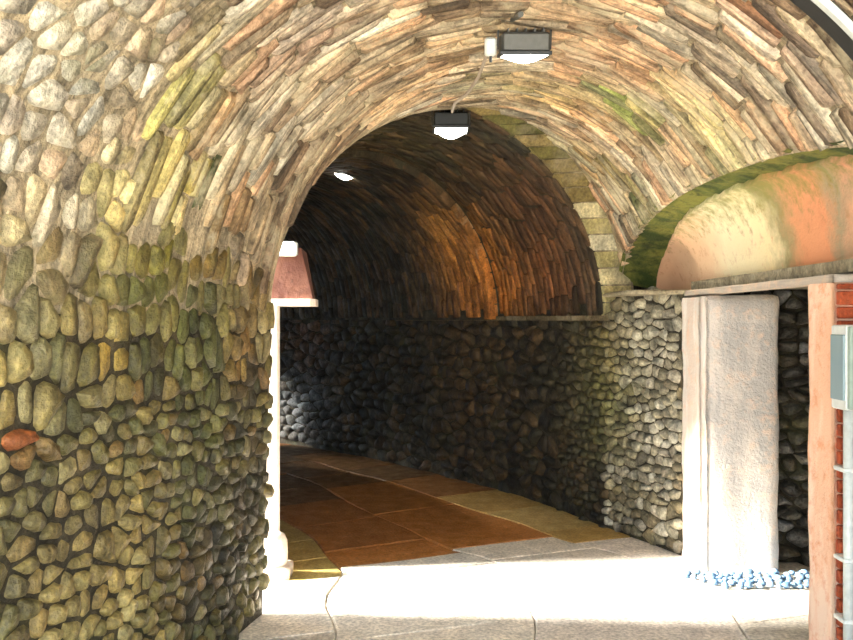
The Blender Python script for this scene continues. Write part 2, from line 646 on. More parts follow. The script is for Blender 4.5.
def frame(fn, a, b, inward):
    """centre, tangent along b, tangent along a, normal pointing to the inside"""
    e = 1e-3
    p = fn(a, b)
    ta = unit(fn(a + e, b) - fn(a - e, b))
    tb = unit(fn(a, b + e) - fn(a, b - e))
    n = unit(np.cross(ta, tb))
    if np.dot(n, inward - p) < 0: n = -n
    if np.dot(np.cross(tb, ta), n) < 0: ta = -ta
    ta = unit(np.cross(n, tb))
    return p, tb, ta, n


def lins(a, b, n): return [a + (b - a) * i / (n - 1) for i in range(n)]


# ------------------------------------------------------------------ floor and ground
def poly_plane(name, pts, z, mat):
    return mesh_obj(name, [(x, y, z) for x, y in pts], [tuple(range(len(pts)))], mat)


floor = poly_plane('floor', [(-2.3, -2.2), (3.2, -2.2), (3.2, 13.5), (-6, 13.5), (-6, 7), (-1.7, 7), (-1.7, 4.6), (-2.3, 4.6)], -0.035, M_FLOOR)
tag(floor, 'worn flagstone floor of the tunnel, painted sunlit pale in front, rust brown with painted shade further in', 'floor', kind='structure')
gr = poly_plane('ground', [(-14, -14), (14, -14), (14, -2.2), (-2.3, -2.2), (-2.3, 4.6), (-1.7, 4.6), (-1.7, 7), (-6, 7), (-6, 13.5), (-14, 20)], -0.036, M_GROUND)
tag(gr, 'pale sunlit ground outside the tunnel openings', 'ground', kind='structure')

FL = [(-2.2, -1.8), (-1.9, 1.2), (-1.6, 3.4), (-1.55, 4.9), (-1.6, 6.0)] + LS[2:]
FR = [(2.6, -1.8), (2.6, 2.2), (2.6, 4.8), (2.3, 6.4), (1.25, 7.7)] + RS[2:]


def fpt(s, t):
    a, b = spline(FL, s), spline(FR, s)
    w = 0.014 * math.sin(s * 3.1 + t * 9) + 0.008 * math.sin(s * 7.7 + t * 4)
    return a + (b - a) * (t + w * (1 if 0.02 < t < 0.98 else 0))


def flag(s0, s1, t0, t1, z, colr):
    n = 5
    ts, ss = lins(t0, t1, n), lins(s0, s1, n)
    loop = [fpt(s0, t) for t in ts[:-1]] + [fpt(s, t1) for s in ss[:-1]] + [fpt(s1, t) for t in ts[:0:-1]] + [fpt(s, t0) for s in ss[:0:-1]]
    cen = sum(loop) / len(loop)
    rings = []
    for off, zz in ((0.002, -0.034), (0.003, z - 0.008), (0.012, z)):
        ring = []
        for p in loop:
            d = cen - p
            q = p + d / np.linalg.norm(d) * off * rng.uniform(.7, 1.4)
            ring.append((q[0], q[1], zz + (rng.uniform(-.003, .003) if zz > -.03 else 0)))
        rings.append(ring)
    m = len(loop)
    v = rings[0] + rings[1] + rings[2] + [(cen[0], cen[1], z)]
    f = []
    for k in range(2):
        for i in range(m):
            j = (i + 1) % m
            f.append((k * m + i, k * m + j, k * m + m + j, k * m + m + i))
    for i in range(m): f.append((2 * m + i, 2 * m + (i + 1) % m, 3 * m))
    o = mesh_obj('flagstone', v, f, M_FLAG_O, floor)
    o.color = (*lin(colr), 1)


strips = [0.0, 0.27, 0.52, 0.76, 1.0]
for k in range(4):
    s = rng.uniform(0.0, 0.15)
    while s < 8.6:
        near_part = s < 3.3
        ds = rng.uniform(0.26, 0.48) if s < 5 else rng.uniform(0.4, 0.8)
        if not near_part and s - ds < 3.3: pass
        e = min(s + ds, 8.8)
        cen = fpt((s + e) / 2, (strips[k] + strips[k + 1]) / 2)
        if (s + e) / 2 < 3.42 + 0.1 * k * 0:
            c = rng.choice([(218, 208, 192), (226, 216, 200), (210, 202, 188), (222, 212, 200)])  # pale tone paints the sunlit stretch of floor
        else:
            if s > 4.35: c = rng.choice([(104, 72, 36), (116, 80, 38), (92, 66, 36), (128, 84, 40)])  # darker browns paint the shade deeper in the tunnel
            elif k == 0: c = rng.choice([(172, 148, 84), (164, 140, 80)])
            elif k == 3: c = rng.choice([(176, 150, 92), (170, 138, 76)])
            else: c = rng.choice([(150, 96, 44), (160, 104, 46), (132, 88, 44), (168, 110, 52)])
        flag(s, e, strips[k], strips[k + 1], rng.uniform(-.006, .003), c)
        s = e

# ------------------------------------------------------------------ ceiling over the near part (masonry laid in rings)
phs = lins(0, 1, 61)
rows = 70
vv, ff = [], []
for i in range(rows + 1):
    for t in phs:
        phi0 = t * math.pi
        ymax = near_end(phi0)
        y = 0.2 + (ymax - 0.2) * i / rows
        phi = t * lun_phi(y)
        vv.append(near(y, phi, 0.002))
n = len(phs)
for i in range(rows):
    for j in range(n - 1):
        ff.append((i * n + j, i * n + j + 1, (i + 1) * n + j + 1, (i + 1) * n + j))
ceiling = mesh_obj('ceiling', vv, ff, M_MORTAR, None, True)
tag(ceiling, 'near barrel vault of cream and brown bricks laid in arching rings', 'ceiling', kind='structure')

VAULT_PAL = [(218, 202, 172), (204, 184, 150), (226, 214, 188), (180, 154, 122), (150, 124, 96), (210, 184, 150), (192, 178, 152), (112, 94, 74), (214, 172, 134)]
VAULT_ST = [
    stain_or_shade(150, 170, 3.6, 34, (196, 182, 104), .9), stain_or_shade(180, 80, 3.7, 34, (204, 194, 126), .85), stain_or_shade(275, 110, 4.3, 24, (120, 100, 80), .7),
    stain_or_shade(350, 25, 4.3, 22, (112, 100, 86), .7), stain_or_shade(400, 95, 5.0, 30, (220, 184, 140), .8), stain_or_shade(480, 30, 4.2, 34, (214, 192, 150), .6), stain_or_shade(660, 70, 4.5, 30, (226, 178, 136), .7),
    stain_or_shade(165, 120, 3.7, 42, (192, 182, 108), .9), stain_or_shade(185, 190, 3.7, 40, (182, 164, 78), .9), stain_or_shade(140, 60, 3.6, 40, (200, 196, 130), .8),
    stain_or_shade(215, 70, 3.9, 30, (112, 112, 74), .7), stain_or_shade(205, 180, 3.8, 16, (70, 84, 36), .9),
    stain_or_shade(225, 230, 4.1, 30, (150, 116, 50), .7), stain_or_shade(255, 215, 4.5, 30, (150, 118, 74), .7),
    stain_or_shade(300, 40, 4.4, 40, (170, 140, 124), .6), stain_or_shade(340, 90, 4.7, 40, (214, 190, 156), .7),
    stain_or_shade(430, 60, 4.8, 50, (216, 178, 130), .7), stain_or_shade(600, 50, 4.4, 40, (222, 172, 128), .75), stain_or_shade(560, 95, 5.0, 40, (204, 180, 120), .7),
    stain_or_shade(628, 105, 4.9, 30, (140, 158, 78), .85), stain_or_shade(500, 80, 4.8, 30, (150, 158, 116), .5), stain_or_shade(590, 120, 5.2, 26, (210, 152, 104), .7),
    stain_or_shade(700, 110, 4.6, 34, (232, 216, 150), .9), stain_or_shade(740, 160, 4.5, 36, (238, 228, 168), .95), stain_or_shade(690, 165, 5.0, 30, (196, 176, 140), .6),
    stain_or_shade(770, 110, 4.0, 26, (110, 76, 54), .7), stain_or_shade(800, 60, 3.8, 40, (184, 178, 164), .7), stain_or_shade(760, 20, 4.0, 26, (176, 112, 70), .7),
    stain_or_shade(700, 40, 4.3, 30, (214, 206, 186), .6), stain_or_shade(645, 205, 6.0, 30, (96, 110, 44), .9), stain_or_shade(730, 190, 4.7, 30, (120, 132, 62), .9),
    stain_or_shade(600, 165, 5.9, 26, (150, 134, 70), .7), stain_or_shade(570, 150, 6.1, 24, (110, 104, 44), .7), stain_or_shade(480, 110, 5.7, 30, (96, 88, 50), .7),
    stain_or_shade(800, 170, 4.1, 24, (196, 140, 104), .8),
]
items = []
y = 1.9
while y < 7.02:
    th = rng.uniform(.055, .092)
    yc = y + th / 2
    ring_tone = rng.choice([.72, .85, .95, 1.0, 1.08, 1.15, 1.2])
    ph = rng.uniform(0, .1)
    while ph < math.pi:
        ln = rng.uniform(.16, .42)
        dphi = ln / 1.38
        if yc > LUN_C - LUN_H and ph < lun_phi(yc) < ph + dphi + .06:
            dphi = lun_phi(yc) - ph
            ln = dphi * 1.38
            if dphi < .03: break
        pc = ph + dphi / 2
        ph += dphi
        v0 = (0.26 + 0.05 * math.sin(yc * 9)) if yc > 3.3 else 0.3 + (3.3 - yc) / .55
        if pc < v0: continue
        if pc > lun_phi(yc) and yc > LUN_C - LUN_H: continue
        if yc > near_end(pc) - 0.01: continue
        p, tb, ta, nn = frame(near, yc, pc, V3(.4, yc, 1.4))
        prot = rng.uniform(-.022, -.010) if rng.random() > .05 else -0.034
        items.append((p + nn * prot, tb, ta, nn, ln * .985, th * rng.uniform(.9, .99), .09, tuple(min(.9, q * ring_tone) for q in coloured(p, VAULT_PAL, VAULT_ST))))
    y += th
field(ceiling, items, 'brick', M_BRICK_O, M_BRICK_A, 'brick_courses')

# ------------------------------------------------------------------ left wall: rubble
vv, ff = grid_surface(lambda yy, z: V3(xL(yy) + .05 * min(1, z / SPRING) + 0.004, yy, z), lins(0.2, 4.9, 40), lins(-.03, SPRING + .02, 12))
b = len(vv)
jam = [(-.93, 4.9, -.03), (-1.75, 4.98, -.03), (-1.75, 4.98, 2.45), (-.93, 4.9, 2.45)]
vv += [V3(*p) for p in jam]; ff.append((b, b + 1, b + 2, b + 3))
wall_left = mesh_obj('wall_left', vv, ff, M_MORTAR_WALL)
tag(wall_left, 'mossy rubble stone wall on the left, ending at the bright opening', 'wall', kind='structure')


def leftsurf(yy, v):
    if v < SPRING: return V3(xL(yy) + .05 * v / SPRING, yy, v)
    return near(yy, (v - SPRING) / 1.42, .002 * smooth01((v - SPRING) / .1))


WALL_PAL = [(118, 106, 58), (100, 92, 52), (138, 120, 68), (84, 80, 44), (128, 100, 56), (72, 72, 40), (148, 136, 92), (94, 78, 44), (60, 56, 38)]
UP_PAL = [(206, 198, 176), (178, 164, 140), (190, 180, 160), (150, 134, 108), (220, 212, 192), (140, 130, 112), (196, 170, 140)]
MID_PAL = [(150, 128, 84), (132, 112, 74), (166, 148, 106), (116, 104, 66), (140, 126, 72)]
WALL_ST = [
    stain_or_shade(110, 180, 3.3, 30, (196, 182, 112), .9), stain_or_shade(150, 205, 3.5, 30, (176, 160, 66), .9), stain_or_shade(30, 310, 2.8, 40, (150, 138, 100), .6),
    stain_or_shade(120, 560, 2.95, 60, (170, 146, 84), .8), stain_or_shade(30, 540, 2.8, 60, (150, 136, 88), .6), stain_or_shade(105, 350, 3.3, 26, (190, 156, 74), .95),
    stain_or_shade(235, 360, 4.3, 18, (176, 132, 66), .8), stain_or_shade(208, 258, 3.9, 20, (196, 128, 36), .95), stain_or_shade(20, 440, 2.8, 14, (190, 92, 40), 1.0),
    stain_or_shade(190, 320, 3.8, 60, (78, 84, 36), .9), stain_or_shade(140, 300, 3.5, 40, (96, 98, 46), .8), stain_or_shade(60, 380, 3.0, 40, (96, 98, 62), .6),
    stain_or_shade(200, 430, 3.9, 50, (86, 86, 42), .8), stain_or_shade(10, 220, 2.8, 34, (212, 192, 150), .9), stain_or_shade(75, 230, 3.1, 26, (206, 186, 146), .9),
    stain_or_shade(120, 220, 3.35, 24, (206, 184, 120), .9), stain_or_shade(170, 240, 3.7, 34, (140, 128, 40), .8), stain_or_shade(40, 60, 2.9, 70, (222, 216, 198), .7),
    stain_or_shade(95, 90, 3.2, 24, (140, 138, 124), .8), stain_or_shade(60, 170, 3.0, 30, (176, 150, 120), .6), stain_or_shade(225, 550, 4.2, 55, (48, 44, 32), .9), stain_or_shade(250, 480, 4.6, 45, (54, 48, 34), .85), stain_or_shade(60, 600, 2.8, 50, (158, 138, 82), .7),  # two darkest spots paint the corner's shade along with wet black stones
    stain_or_shade(250, 300, 4.6, 40, (120, 92, 50), .7),
]


def warp_b(v):      # courses get taller towards the spring of the vault
    return v if v < 1.3 else (1.3 + (v - 1.3) * .55 if v < 2.05 else 1.7125 + (v - 2.05) * .75)


def unwarp_left(p):
    b = p[1]
    return V3(p[0] * 1.25, b if b < 1.3 else (1.3 + (b - 1.3) / .55 if b < 1.7125 else 2.05 + (b - 1.7125) / .75))


def in_left(y, v):
    if y < 1.3 or y > 4.915 or v > 3.6: return False
    lim = 1.95 + .07 * math.sin(y * 9) if y > 3.3 else 1.6 + 1.42 * (.3 + (3.3 - y) / .55)
    return v < lim


CL = cells(1.3 / 1.25, 4.93 / 1.25, 0.0, warp_b(3.6), .078, .14, unwarp_left, in_left)
rubble(wall_left, leftsurf, lambda q: V3(.4, q[0], 1.3), CL,
       lambda p: coloured(p, UP_PAL if rng.random() < smooth01((p[2] - 1.75) / .45) else (MID_PAL if p[2] > 1.55 and rng.random() < .6 else WALL_PAL), WALL_ST), M_WALL_O, M_WALL_A, 'rubble_stones')

# ------------------------------------------------------------------ far vault
vv, ff = [], []
ss = lins(0, 5.9, 120)
phs = lins(0, math.pi, 49)
n = len(phs)
for s in ss:
    for ph in phs: vv.append(far(s, ph, 0.002))
for i in range(len(ss) - 1):
    for j in range(n - 1):
        q = [i * n + j, i * n + j + 1, (i + 1) * n + j + 1, (i + 1) * n + j]
        c = sum(vv[k] for k in q) / 4
        if c[2] < 2.3 and c[1] < 5.8 and c[0] < -.7: continue      # the daylight opening on the left
        ff.append(tuple(q))
ceil2 = mesh_obj('ceiling', vv, ff, M_MORTAR_WALL, None, True)
tag(ceil2, 'dark further barrel vault bending away to the left', 'ceiling', kind='structure')

FAR_SHADE_PAL = [(70, 58, 38), (60, 50, 34), (52, 46, 32), (84, 64, 40), (48, 46, 32)]  # dark palette paints the far vault's shade into its bricks
FAR_ST = [stain_or_shade(475, 260, 8.6, 42, (206, 136, 58), .95), stain_or_shade(490, 300, 8.4, 40, (196, 120, 50), .9), stain_or_shade(450, 215, 8.6, 18, (210, 150, 70), .9),  # orange plaster patch with lamp light painted into its tone
          stain_or_shade(540, 270, 7.6, 40, (140, 84, 40), .7), stain_or_shade(520, 190, 7.2, 40, (120, 76, 44), .6), stain_or_shade(400, 180, 8.0, 60, (96, 84, 44), .5)]
items = []
s = 0.02
while s < 4.6:
    d_mid = np.linalg.norm(far(min(s + .1, 5.8), math.pi * .7)[:2] - far(s, math.pi * .7)[:2]) / .1
    th = rng.uniform(.075, .12)
    ds = th / max(d_mid, .3)
    sc = s + ds / 2
    s += ds
    if abs(sc - STEP) < .02: continue
    ph = rng.uniform(.02, .06)
    while ph < math.pi - .09:
        ln = min(rng.uniform(.18, .34), (math.pi - .02 - ph) * 1.5); dphi = ln / 1.5
        pc = ph + dphi / 2; ph += dphi
        p, tb, ta, nn = frame(far, sc, pc, V3(*((spline(LS, sc) + spline(RS, sc)) / 2), 1.3))
        if p[2] < 2.35 and p[1] < 5.9 and p[0] < -.6: continue
        fe = float(np.linalg.norm(far(sc + .05, pc) - far(sc - .05, pc))) / .1 * ds
        items.append((p + nn * rng.uniform(-.018, -.008), tb, ta, nn, ln * .98, fe * .96, .07, coloured(p, FAR_SHADE_PAL, FAR_ST)))
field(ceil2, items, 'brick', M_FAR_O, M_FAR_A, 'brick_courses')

# arch rib where the near vault meets the far one: voussoirs
rib = empty('trim_1', (1.4, 7.0, 1.6))
tag(rib, 'pale arched stone rib where the tunnel narrows', 'arch', kind='structure')
bv, bf = [], []
for a in lins(0, math.pi, 60): bv += [near(near_end(a), a, .08) + V3(0, .03, 0), far(0.0, a, .0) + V3(0, .01, 0), far(.05, a, .1)]
for i in range(59):
    for e in (0, 1): bf.append((i * 3 + e, i * 3 + e + 1, i * 3 + e + 4, i * 3 + e + 3))
kw = mesh_obj('rib_core', bv, bf, M_MORTAR); kw.parent = rib; kw.matrix_parent_inverse = Matrix.Translation((-1.4, -7.0, -1.6))
NV = 34
for k in range(NV):
    a0, a1 = math.pi * k / NV, math.pi * (k + 1) / NV
    v, f = [], []
    for a in lins(a0 + .004, a1 - .004, 4):
        o_ = near(near_end(a), a, 0.06) + V3(0, 0, 0)
        i_ = far(0.0, a, 0.0)
        if i_[0] < -.3: i_ = far(0.0, a, -.02)
        back = far(0.06, a, 0.0)
        fr = rng.uniform(-.004, .004)
        v += [o_ + V3(0, 0.02, 0), i_ + V3(0, -.02 + fr, 0), back, o_ + V3(-.02, 0.12, 0)]
    for q in range(3):
        for e in range(4):
            g = (e + 1) % 4
            f.append((q * 4 + e, q * 4 + g, q * 4 + 4 + g, q * 4 + 4 + e))
    f += [(3, 2, 1, 0), (12, 13, 14, 15)]
    o = mesh_obj('voussoir', v, f, M_RIB_O)
    pal = [(206, 194, 150), (190, 176, 124), (212, 204, 170), (176, 164, 110)] if a0 > 2.45 else [(112, 104, 54), (128, 112, 66), (96, 92, 46), (150, 132, 84)]
    o.color = (*lin(rng.choice(pal)), 1)
    o.parent = rib
    o.matrix_parent_inverse = Matrix.Translation((-1.4, -7.0, -1.6))

rib2 = empty('trim_2', (.7, 8.4, 1.6))
tag(rib2, 'ochre arched rib deep inside the dark tunnel', 'arch', kind='structure')
NV = 30
for k in range(NV):
    a0, a1 = math.pi * k / NV, math.pi * (k + 1) / NV
    v, f = [], []
    for a in lins(a0 + .004, a1 - .004, 4):
        v += [far(STEP - .01, a, .05), far(STEP + .001, a, -.015), far(STEP + .06, a, -.01), far(STEP + .06, a, .1)]
    for q in range(3):
        for e in range(4):
            g = (e + 1) % 4
            f.append((q * 4 + e, q * 4 + g, q * 4 + 4 + g, q * 4 + 4 + e))
    f += [(3, 2, 1, 0), (12, 13, 14, 15)]
    o = mesh_obj('voussoir', v, f, M_RIB_O)
    o.color = (*coloured(sum(v) / len(v), FAR_SHADE_PAL, FAR_ST), 1)
    o.parent = rib2
    o.matrix_parent_inverse = Matrix.Translation((-.7, -8.4, -1.6))

# ------------------------------------------------------------------ right wall: rubble beyond the slab, then the dark bend
RW = [V3(1.74, 6.1), V3(1.60, 6.45), V3(1.38, 6.95)] + [spline(RS, s) for s in lins(.1, 5.9, 59)]
cum = [0.0]
for i in range(1, len(RW)): cum.append(cum[-1] + float(np.linalg.norm(RW[i] - RW[i - 1])))


def rw(d):
    d = max(0, min(cum[-1] - 1e-4, d))
    i = max(k for k in range(len(cum) - 1) if cum[k] <= d)
    t = (d - cum[i]) / (cum[i + 1] - cum[i])
    return RW[i] * (1 - t) + RW[i + 1] * t


def rightsurf(d, z):
    p = rw(d)
    return V3(p[0], p[1], z)


def wall_top(d): return 1.80 if d < .88 else 1.64


vv, ff = [], []
ds_ = lins(0, cum[-1], 90)
for d in ds_:
    p = rw(d)
    nx = V3(.03, .02)
    for z in lins(-.03, 1, 9):
        vv.append(V3(p[0] + .004, p[1] + .003, -.03 + (wall_top(d) + .03) * (z + .03) / 1.03))
for i in range(len(ds_) - 1):
    for j in range(8):
        ff.append((i * 9 + j, i * 9 + j + 1, i * 9 + 10 + j, i * 9 + 9 + j))
# wall nearer than the post
b = len(vv)
vv += [V3(*p) for p in ((1.90, 3.9, -.03), (1.90, 0.2, -.03), (1.90, 0.2, 1.8), (1.90, 3.9, 1.8), (1.76, 0.2, 1.8), (1.76, 3.9, 1.8))]
ff += [(b, b + 1, b + 2, b + 3), (b + 3, b + 2, b + 4, b + 5)]
wall_right = mesh_obj('wall_right', vv, ff, M_MORTAR_WALL)
tag(wall_right, 'grey rubble stone wall on the right running back into the dark', 'wall', kind='structure')

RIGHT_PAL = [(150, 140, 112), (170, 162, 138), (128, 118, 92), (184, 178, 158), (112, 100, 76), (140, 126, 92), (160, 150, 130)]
DEEP_SHADE_PAL = [(54, 46, 30), (64, 52, 34), (46, 40, 28), (78, 60, 36), (48, 44, 30)]  # dark tones paint the gloom of the bend into the stones
RIGHT_ST = [stain_or_shade(600, 400, 6.9, 40, (112, 112, 60), .8), stain_or_shade(590, 350, 6.9, 30, (132, 116, 64), .7), stain_or_shade(560, 400, 7.4, 40, (70, 62, 40), .7),
            stain_or_shade(650, 330, 6.4, 36, (176, 170, 150), .7), stain_or_shade(645, 440, 6.3, 30, (186, 180, 164), .6), stain_or_shade(470, 380, 8.9, 50, (104, 76, 42), .6),
            stain_or_shade(285, 410, 11.3, 26, (150, 156, 160), .9), stain_or_shade(292, 330, 11.2, 24, (140, 104, 84), .7)]  # daylight patch on the far wall, painted into the stone colours
CR = cells(0, 1.5, 0.0, 1.78 / .9, .085, .1, lambda p: V3(p[0] * 1.2, p[1] * .9), lambda d, v: d < 1.6 and v < wall_top(d) - .02)
CR += cells(1.6 / 1.5, (cum[-1] - .3) / 1.5, 0.0, 1.78, .12, .1, lambda p: V3(p[0] * 1.5, p[1]), lambda d, v: d >= 1.6 and v < wall_top(d) - .02)
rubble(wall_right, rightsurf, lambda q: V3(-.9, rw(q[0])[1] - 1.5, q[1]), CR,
       lambda p: coloured(p, RIGHT_PAL if p[1] < 6.95 else DEEP_SHADE_PAL, RIGHT_ST), M_RWALL_O, M_RWALL_A, 'rubble_stones')

# ledge of flat stones at the spring line of the far right wall
M_LEDGE0 = stone_mat('damp_ledge', (112, 98, 70))
led = empty('trim_3', (1.4, 7.0, 1.62))
tag(led, 'thin ledge of flat stones along the dark right wall', 'ledge', kind='structure')
d = .86
while d < 4.2:
    w = rng.uniform(.22, .38)
    a, c = rw(d + .006), rw(d + w - .006)
    t = unit(c - a); nrm = V3(-t[1], t[0])
    if nrm[0] > 0: nrm = -nrm
    v = []
    for z in (1.595, 1.635):
        for q, o_ in ((a, -.05), (c, -.05), (c, .045 + rng.uniform(-.008, .008)), (a, .045 + rng.uniform(-.008, .008))):
            v.append(V3(*(q + nrm * o_), z))
    o = mesh_obj('ledge_stone', v, [(3, 2, 1, 0), (4, 5, 6, 7), (0, 1, 5, 4), (1, 2, 6, 5), (2, 3, 7, 6), (3, 0, 4, 7)], M_LEDGE0)
    o.parent = led
    o.matrix_parent_inverse = Matrix.Translation((-1.4, -7.0, -1.62))
    d += w

# left wall of the far tunnel, out of sight behind the pillar
vv, ff = grid_surface(lambda s, z: V3(*spline(LS, s), z), lins(.7, 5.9, 50), lins(-.03, 1.65, 6))
wf = mesh_obj('wall_far', vv, ff, M_MORTAR_WALL)
tag(wf, 'dark inner wall of the bend behind the pillar', 'wall', kind='structure')

a_, b_ = spline(LS, 5.88), spline(RS, 5.88)
def endpt(t, z): return V3(*(a_ + (b_ - a_) * t), z)
ev = [endpt(-.1, -.03), endpt(.55, -.03), endpt(.55, 2.3), endpt(.97, 2.3), endpt(.97, -.03), endpt(1.1, -.03), endpt(1.1, 3.3), endpt(-.1, 3.3)]
wend = mesh_obj('wall_end_baffle', ev, [(0, 1, 2, 7), (7, 2, 3, 6), (6, 3, 4, 5)], M_MORTAR_WALL)  # unseen wall added to keep direct sun out of the bend
tag(wend, 'added unseen end wall round the bend, its doorway limiting the light', 'wall', kind='structure')
sun_blocker = MB().box(-9.2, -8.6, 9.2, 17, -.03, 3.8, .03).build('wall_sun_blocker', plain_mat('blue_bounce_white', (196, 214, 236), .8))  # added unseen wall, stops the sun at the far doorway and bounces bluish light
tag(sun_blocker, 'added unseen bluish wall that blocks the sun outside the far doorway', 'wall', kind='structure')

# added earth shell over the vault, keeps stray light out
vv = [(-2.1, 0.2, 3.35), (3.2, 0.2, 3.35), (3.2, 13.4, 3.35), (-6, 13.4, 3.35), (-2.2, 6.5, 3.35), (-1.75, 5.9, 3.35), (3.2, 0.2, -.03), (3.2, 13.4, -.03),
      (-2.1, 0.2, 2.4), (-1.75, 5.9, 2.4), (-6, 13.4, -.03)]
earth = mesh_obj('light_seal_shell', vv, [(0, 1, 2, 3, 4, 5), (1, 6, 7, 2), (0, 5, 9, 8), (2, 7, 10, 3)], M_EARTH)
tag(earth, 'added unseen earth shell above and beside the tunnel against light leaks', 'earth', kind='structure')

# ------------------------------------------------------------------ side arch on the right (plastered cove above the niche)
cove = empty('alcove_arch', (1.8, LUN_C, LUN_SP))
tag(cove, 'pink plastered arched cove with a mossy edge over the niche on the right', 'arch', kind='structure')


def keep_world(o, p):
    o.parent = p
    o.matrix_parent_inverse = Matrix.Translation(-Vector(p.location))


ts = lins(LUN_C - LUN_H + .02, LUN_C + LUN_H - .015, 70)


def groin(y): return near(y, lun_phi(y))


def moss_ring(y, u):
    g = groin(y)
    yy = LUN_C + (y - LUN_C) * (1 - .012 * u)
    return V3(g[0] - .03 + (.19 + .1 * smooth01((y - 5.6) / 1.2)) * u, yy, g[2] + .02 - .035 * u + .006 * math.sin(y * 17 + u * 5) + .006 * math.sin(y * 41))


def cove_surf(y, u):
    g = moss_ring(y, 1)
    by = LUN_C + (y - LUN_C) * (1 - .03 - .05 * u)
    bx = max(1.88, g[0] + .08)
    a = u * math.pi / 2
    k = 0.05
    gx, gh = g[0] - .01, max(g[2] - .03, LUN_SP + .002)
    return V3(gx + (bx - gx) * math.sin(a), by, LUN_SP - .01 + (gh - LUN_SP + .01) * math.cos(a) + .003 * math.sin(y * 13 + u * 4))


vv, ff = grid_surface(moss_ring, ts, lins(0, 1, 8))
keep_world(mesh_obj('mossy_edge', vv, ff, M_MOSS, None, True), cove)
vv, ff = grid_surface(cove_surf, ts, lins(0, 1, 20))
b = len(vv)
for i, y in enumerate(ts):          # rim between moss and plaster
    vv += [moss_ring(y, 1)]
for i in range(len(ts) - 1): ff.append((b + i, i * 20, (i + 1) * 20, b + i + 1))
keep_world(mesh_obj('plaster_cove', vv, ff, M_PINK, None, True), cove)
# top of the wall under the far end of the cove and niche ceiling
M_LEDGE = stone_mat('ledge_stone', (150, 140, 116))
keep_world(MB().box(1.36, 2.2, 6.1, 7.2, 1.775, 1.805, .01).build('ledge_slab', M_LEDGE), cove)
keep_world(MB().box(1.80, 2.95, 2.3, 6.12, 1.80, 1.86).build('niche_soffit', M_LEDGE), cove)

# ------------------------------------------------------------------ niche below it
niche = mesh_obj('wall_niche', [(2.1, 5.95, -.03), (2.95, 5.95, -.03), (2.95, 5.95, 1.82), (2.1, 5.95, 1.82), (2.95, 3.7, -.03), (2.95, 3.7, 1.82), (1.9, 3.9, -.03), (1.9, 3.9, 1.82), (2.95, 3.9, -.03), (2.95, 3.9, 1.82)],
                 [(0, 1, 2, 3), (1, 4, 5, 2), (6, 8, 9, 7)], M_MORTAR_WALL)
tag(niche, 'shadowed rubble back wall of the niche between slab and orange post', 'wall', kind='structure')
NICHE_SHADE_PAL = [(92, 88, 78), (110, 104, 90), (74, 70, 62), (124, 118, 108), (84, 76, 62), (150, 148, 144)]  # dark tones paint the post's shade over the niche stones
CN = cells(2.15 / 1.4, 2.93 / 1.4, 0, 1.78, .095, .08, lambda p: V3(p[0] * 1.4, p[1]), lambda x, z: z < 1.76)
rubble(niche, lambda x, z: V3(x, 5.945, z), lambda q: V3(q[0], 4, q[1]), CN, lambda p: coloured(p, NICHE_SHADE_PAL, []),
       M_WALL_O, M_WALL_A, 'rubble_stones', joint=.01, hgt=(.03, .09))

# stone slab (jamb of the niche)
def rough_block(x0, x1, y0, y1, z0, z1, nx, ny, nz, amp, seed, r=.025):
    """block whose faces are a wavy grid with rounded edges"""
    rr = random.Random(seed)
    ph = [rr.uniform(0, 6) for _ in range(6)]

    def wob(x, y, z): return amp * (math.sin(z * 7 + ph[0] + x * 3) + .6 * math.sin(z * 17 + ph[1] + y * 9) + .5 * math.sin(x * 23 + ph[2]) + .4 * math.sin(z * 41 + x * 19 + ph[3]))
    V, Fc, idx = [], [], {}

    def vert(i, j, k):
        if (i, j, k) in idx: return idx[(i, j, k)]
        x, y, z = x0 + (x1 - x0) * i / nx, y0 + (y1 - y0) * j / ny, z0 + (z1 - z0) * k / nz
        cx, cy, cz = min(max(x, x0 + r), x1 - r), min(max(y, y0 + r), y1 - r), min(max(z, z0), z1 - r)
        d = V3(x - cx, y - cy, z - cz)
        if np.linalg.norm(d) > 1e-9:
            nd = unit(d)
            p = V3(cx, cy, cz) + nd * (r + wob(x, y, z))
        else: p = V3(x, y, z)
        idx[(i, j, k)] = len(V); V.append(p)
        return idx[(i, j, k)]
    for i in range(nx):
        for k in range(nz):
            for j in (0, ny): Fc.append([vert(i, j, k), vert(i + 1, j, k), vert(i + 1, j, k + 1), vert(i, j, k + 1)])
    for j in range(ny):
        for k in range(nz):
            for i in (0, nx): Fc.append([vert(i, j, k), vert(i, j + 1, k), vert(i, j + 1, k + 1), vert(i, j, k + 1)])
    for i in range(nx):
        for j in range(ny):
            Fc.append([vert(i, j, nz), vert(i + 1, j, nz), vert(i + 1, j + 1, nz), vert(i, j + 1, nz)])
    return V, Fc


slab = empty('stone_slab', (2.0, 5.9, 0))
tag(slab, 'tall pale grey-pink stone slab standing upright beside the niche', 'slab')
v, f = rough_block(1.765, 2.235, 5.69, 5.93, -.01, 1.757, 14, 7, 44, .004, 3)
keep_world(mesh_obj('slab_face', v, f, M_SLAB, None, True), slab)
v, f = rough_block(1.735, 1.80, 5.72, 6.13, -.01, 1.752, 3, 10, 44, .004, 5, r=.02)
keep_world(mesh_obj('sunlit_pale_edge', v, f, M_PALE, None, True), slab)  # slab's sunlit side painted as a paler strip

beam = mesh_obj('lintel_beam', *rough_block(1.745, 1.85, 3.86, 6.10, 1.762, 1.80, 4, 40, 3, .0025, 8, r=.008), M_BEAM, None, True)
tag(beam, 'weathered pale lintel beam resting on the slab and the orange post', 'lintel')

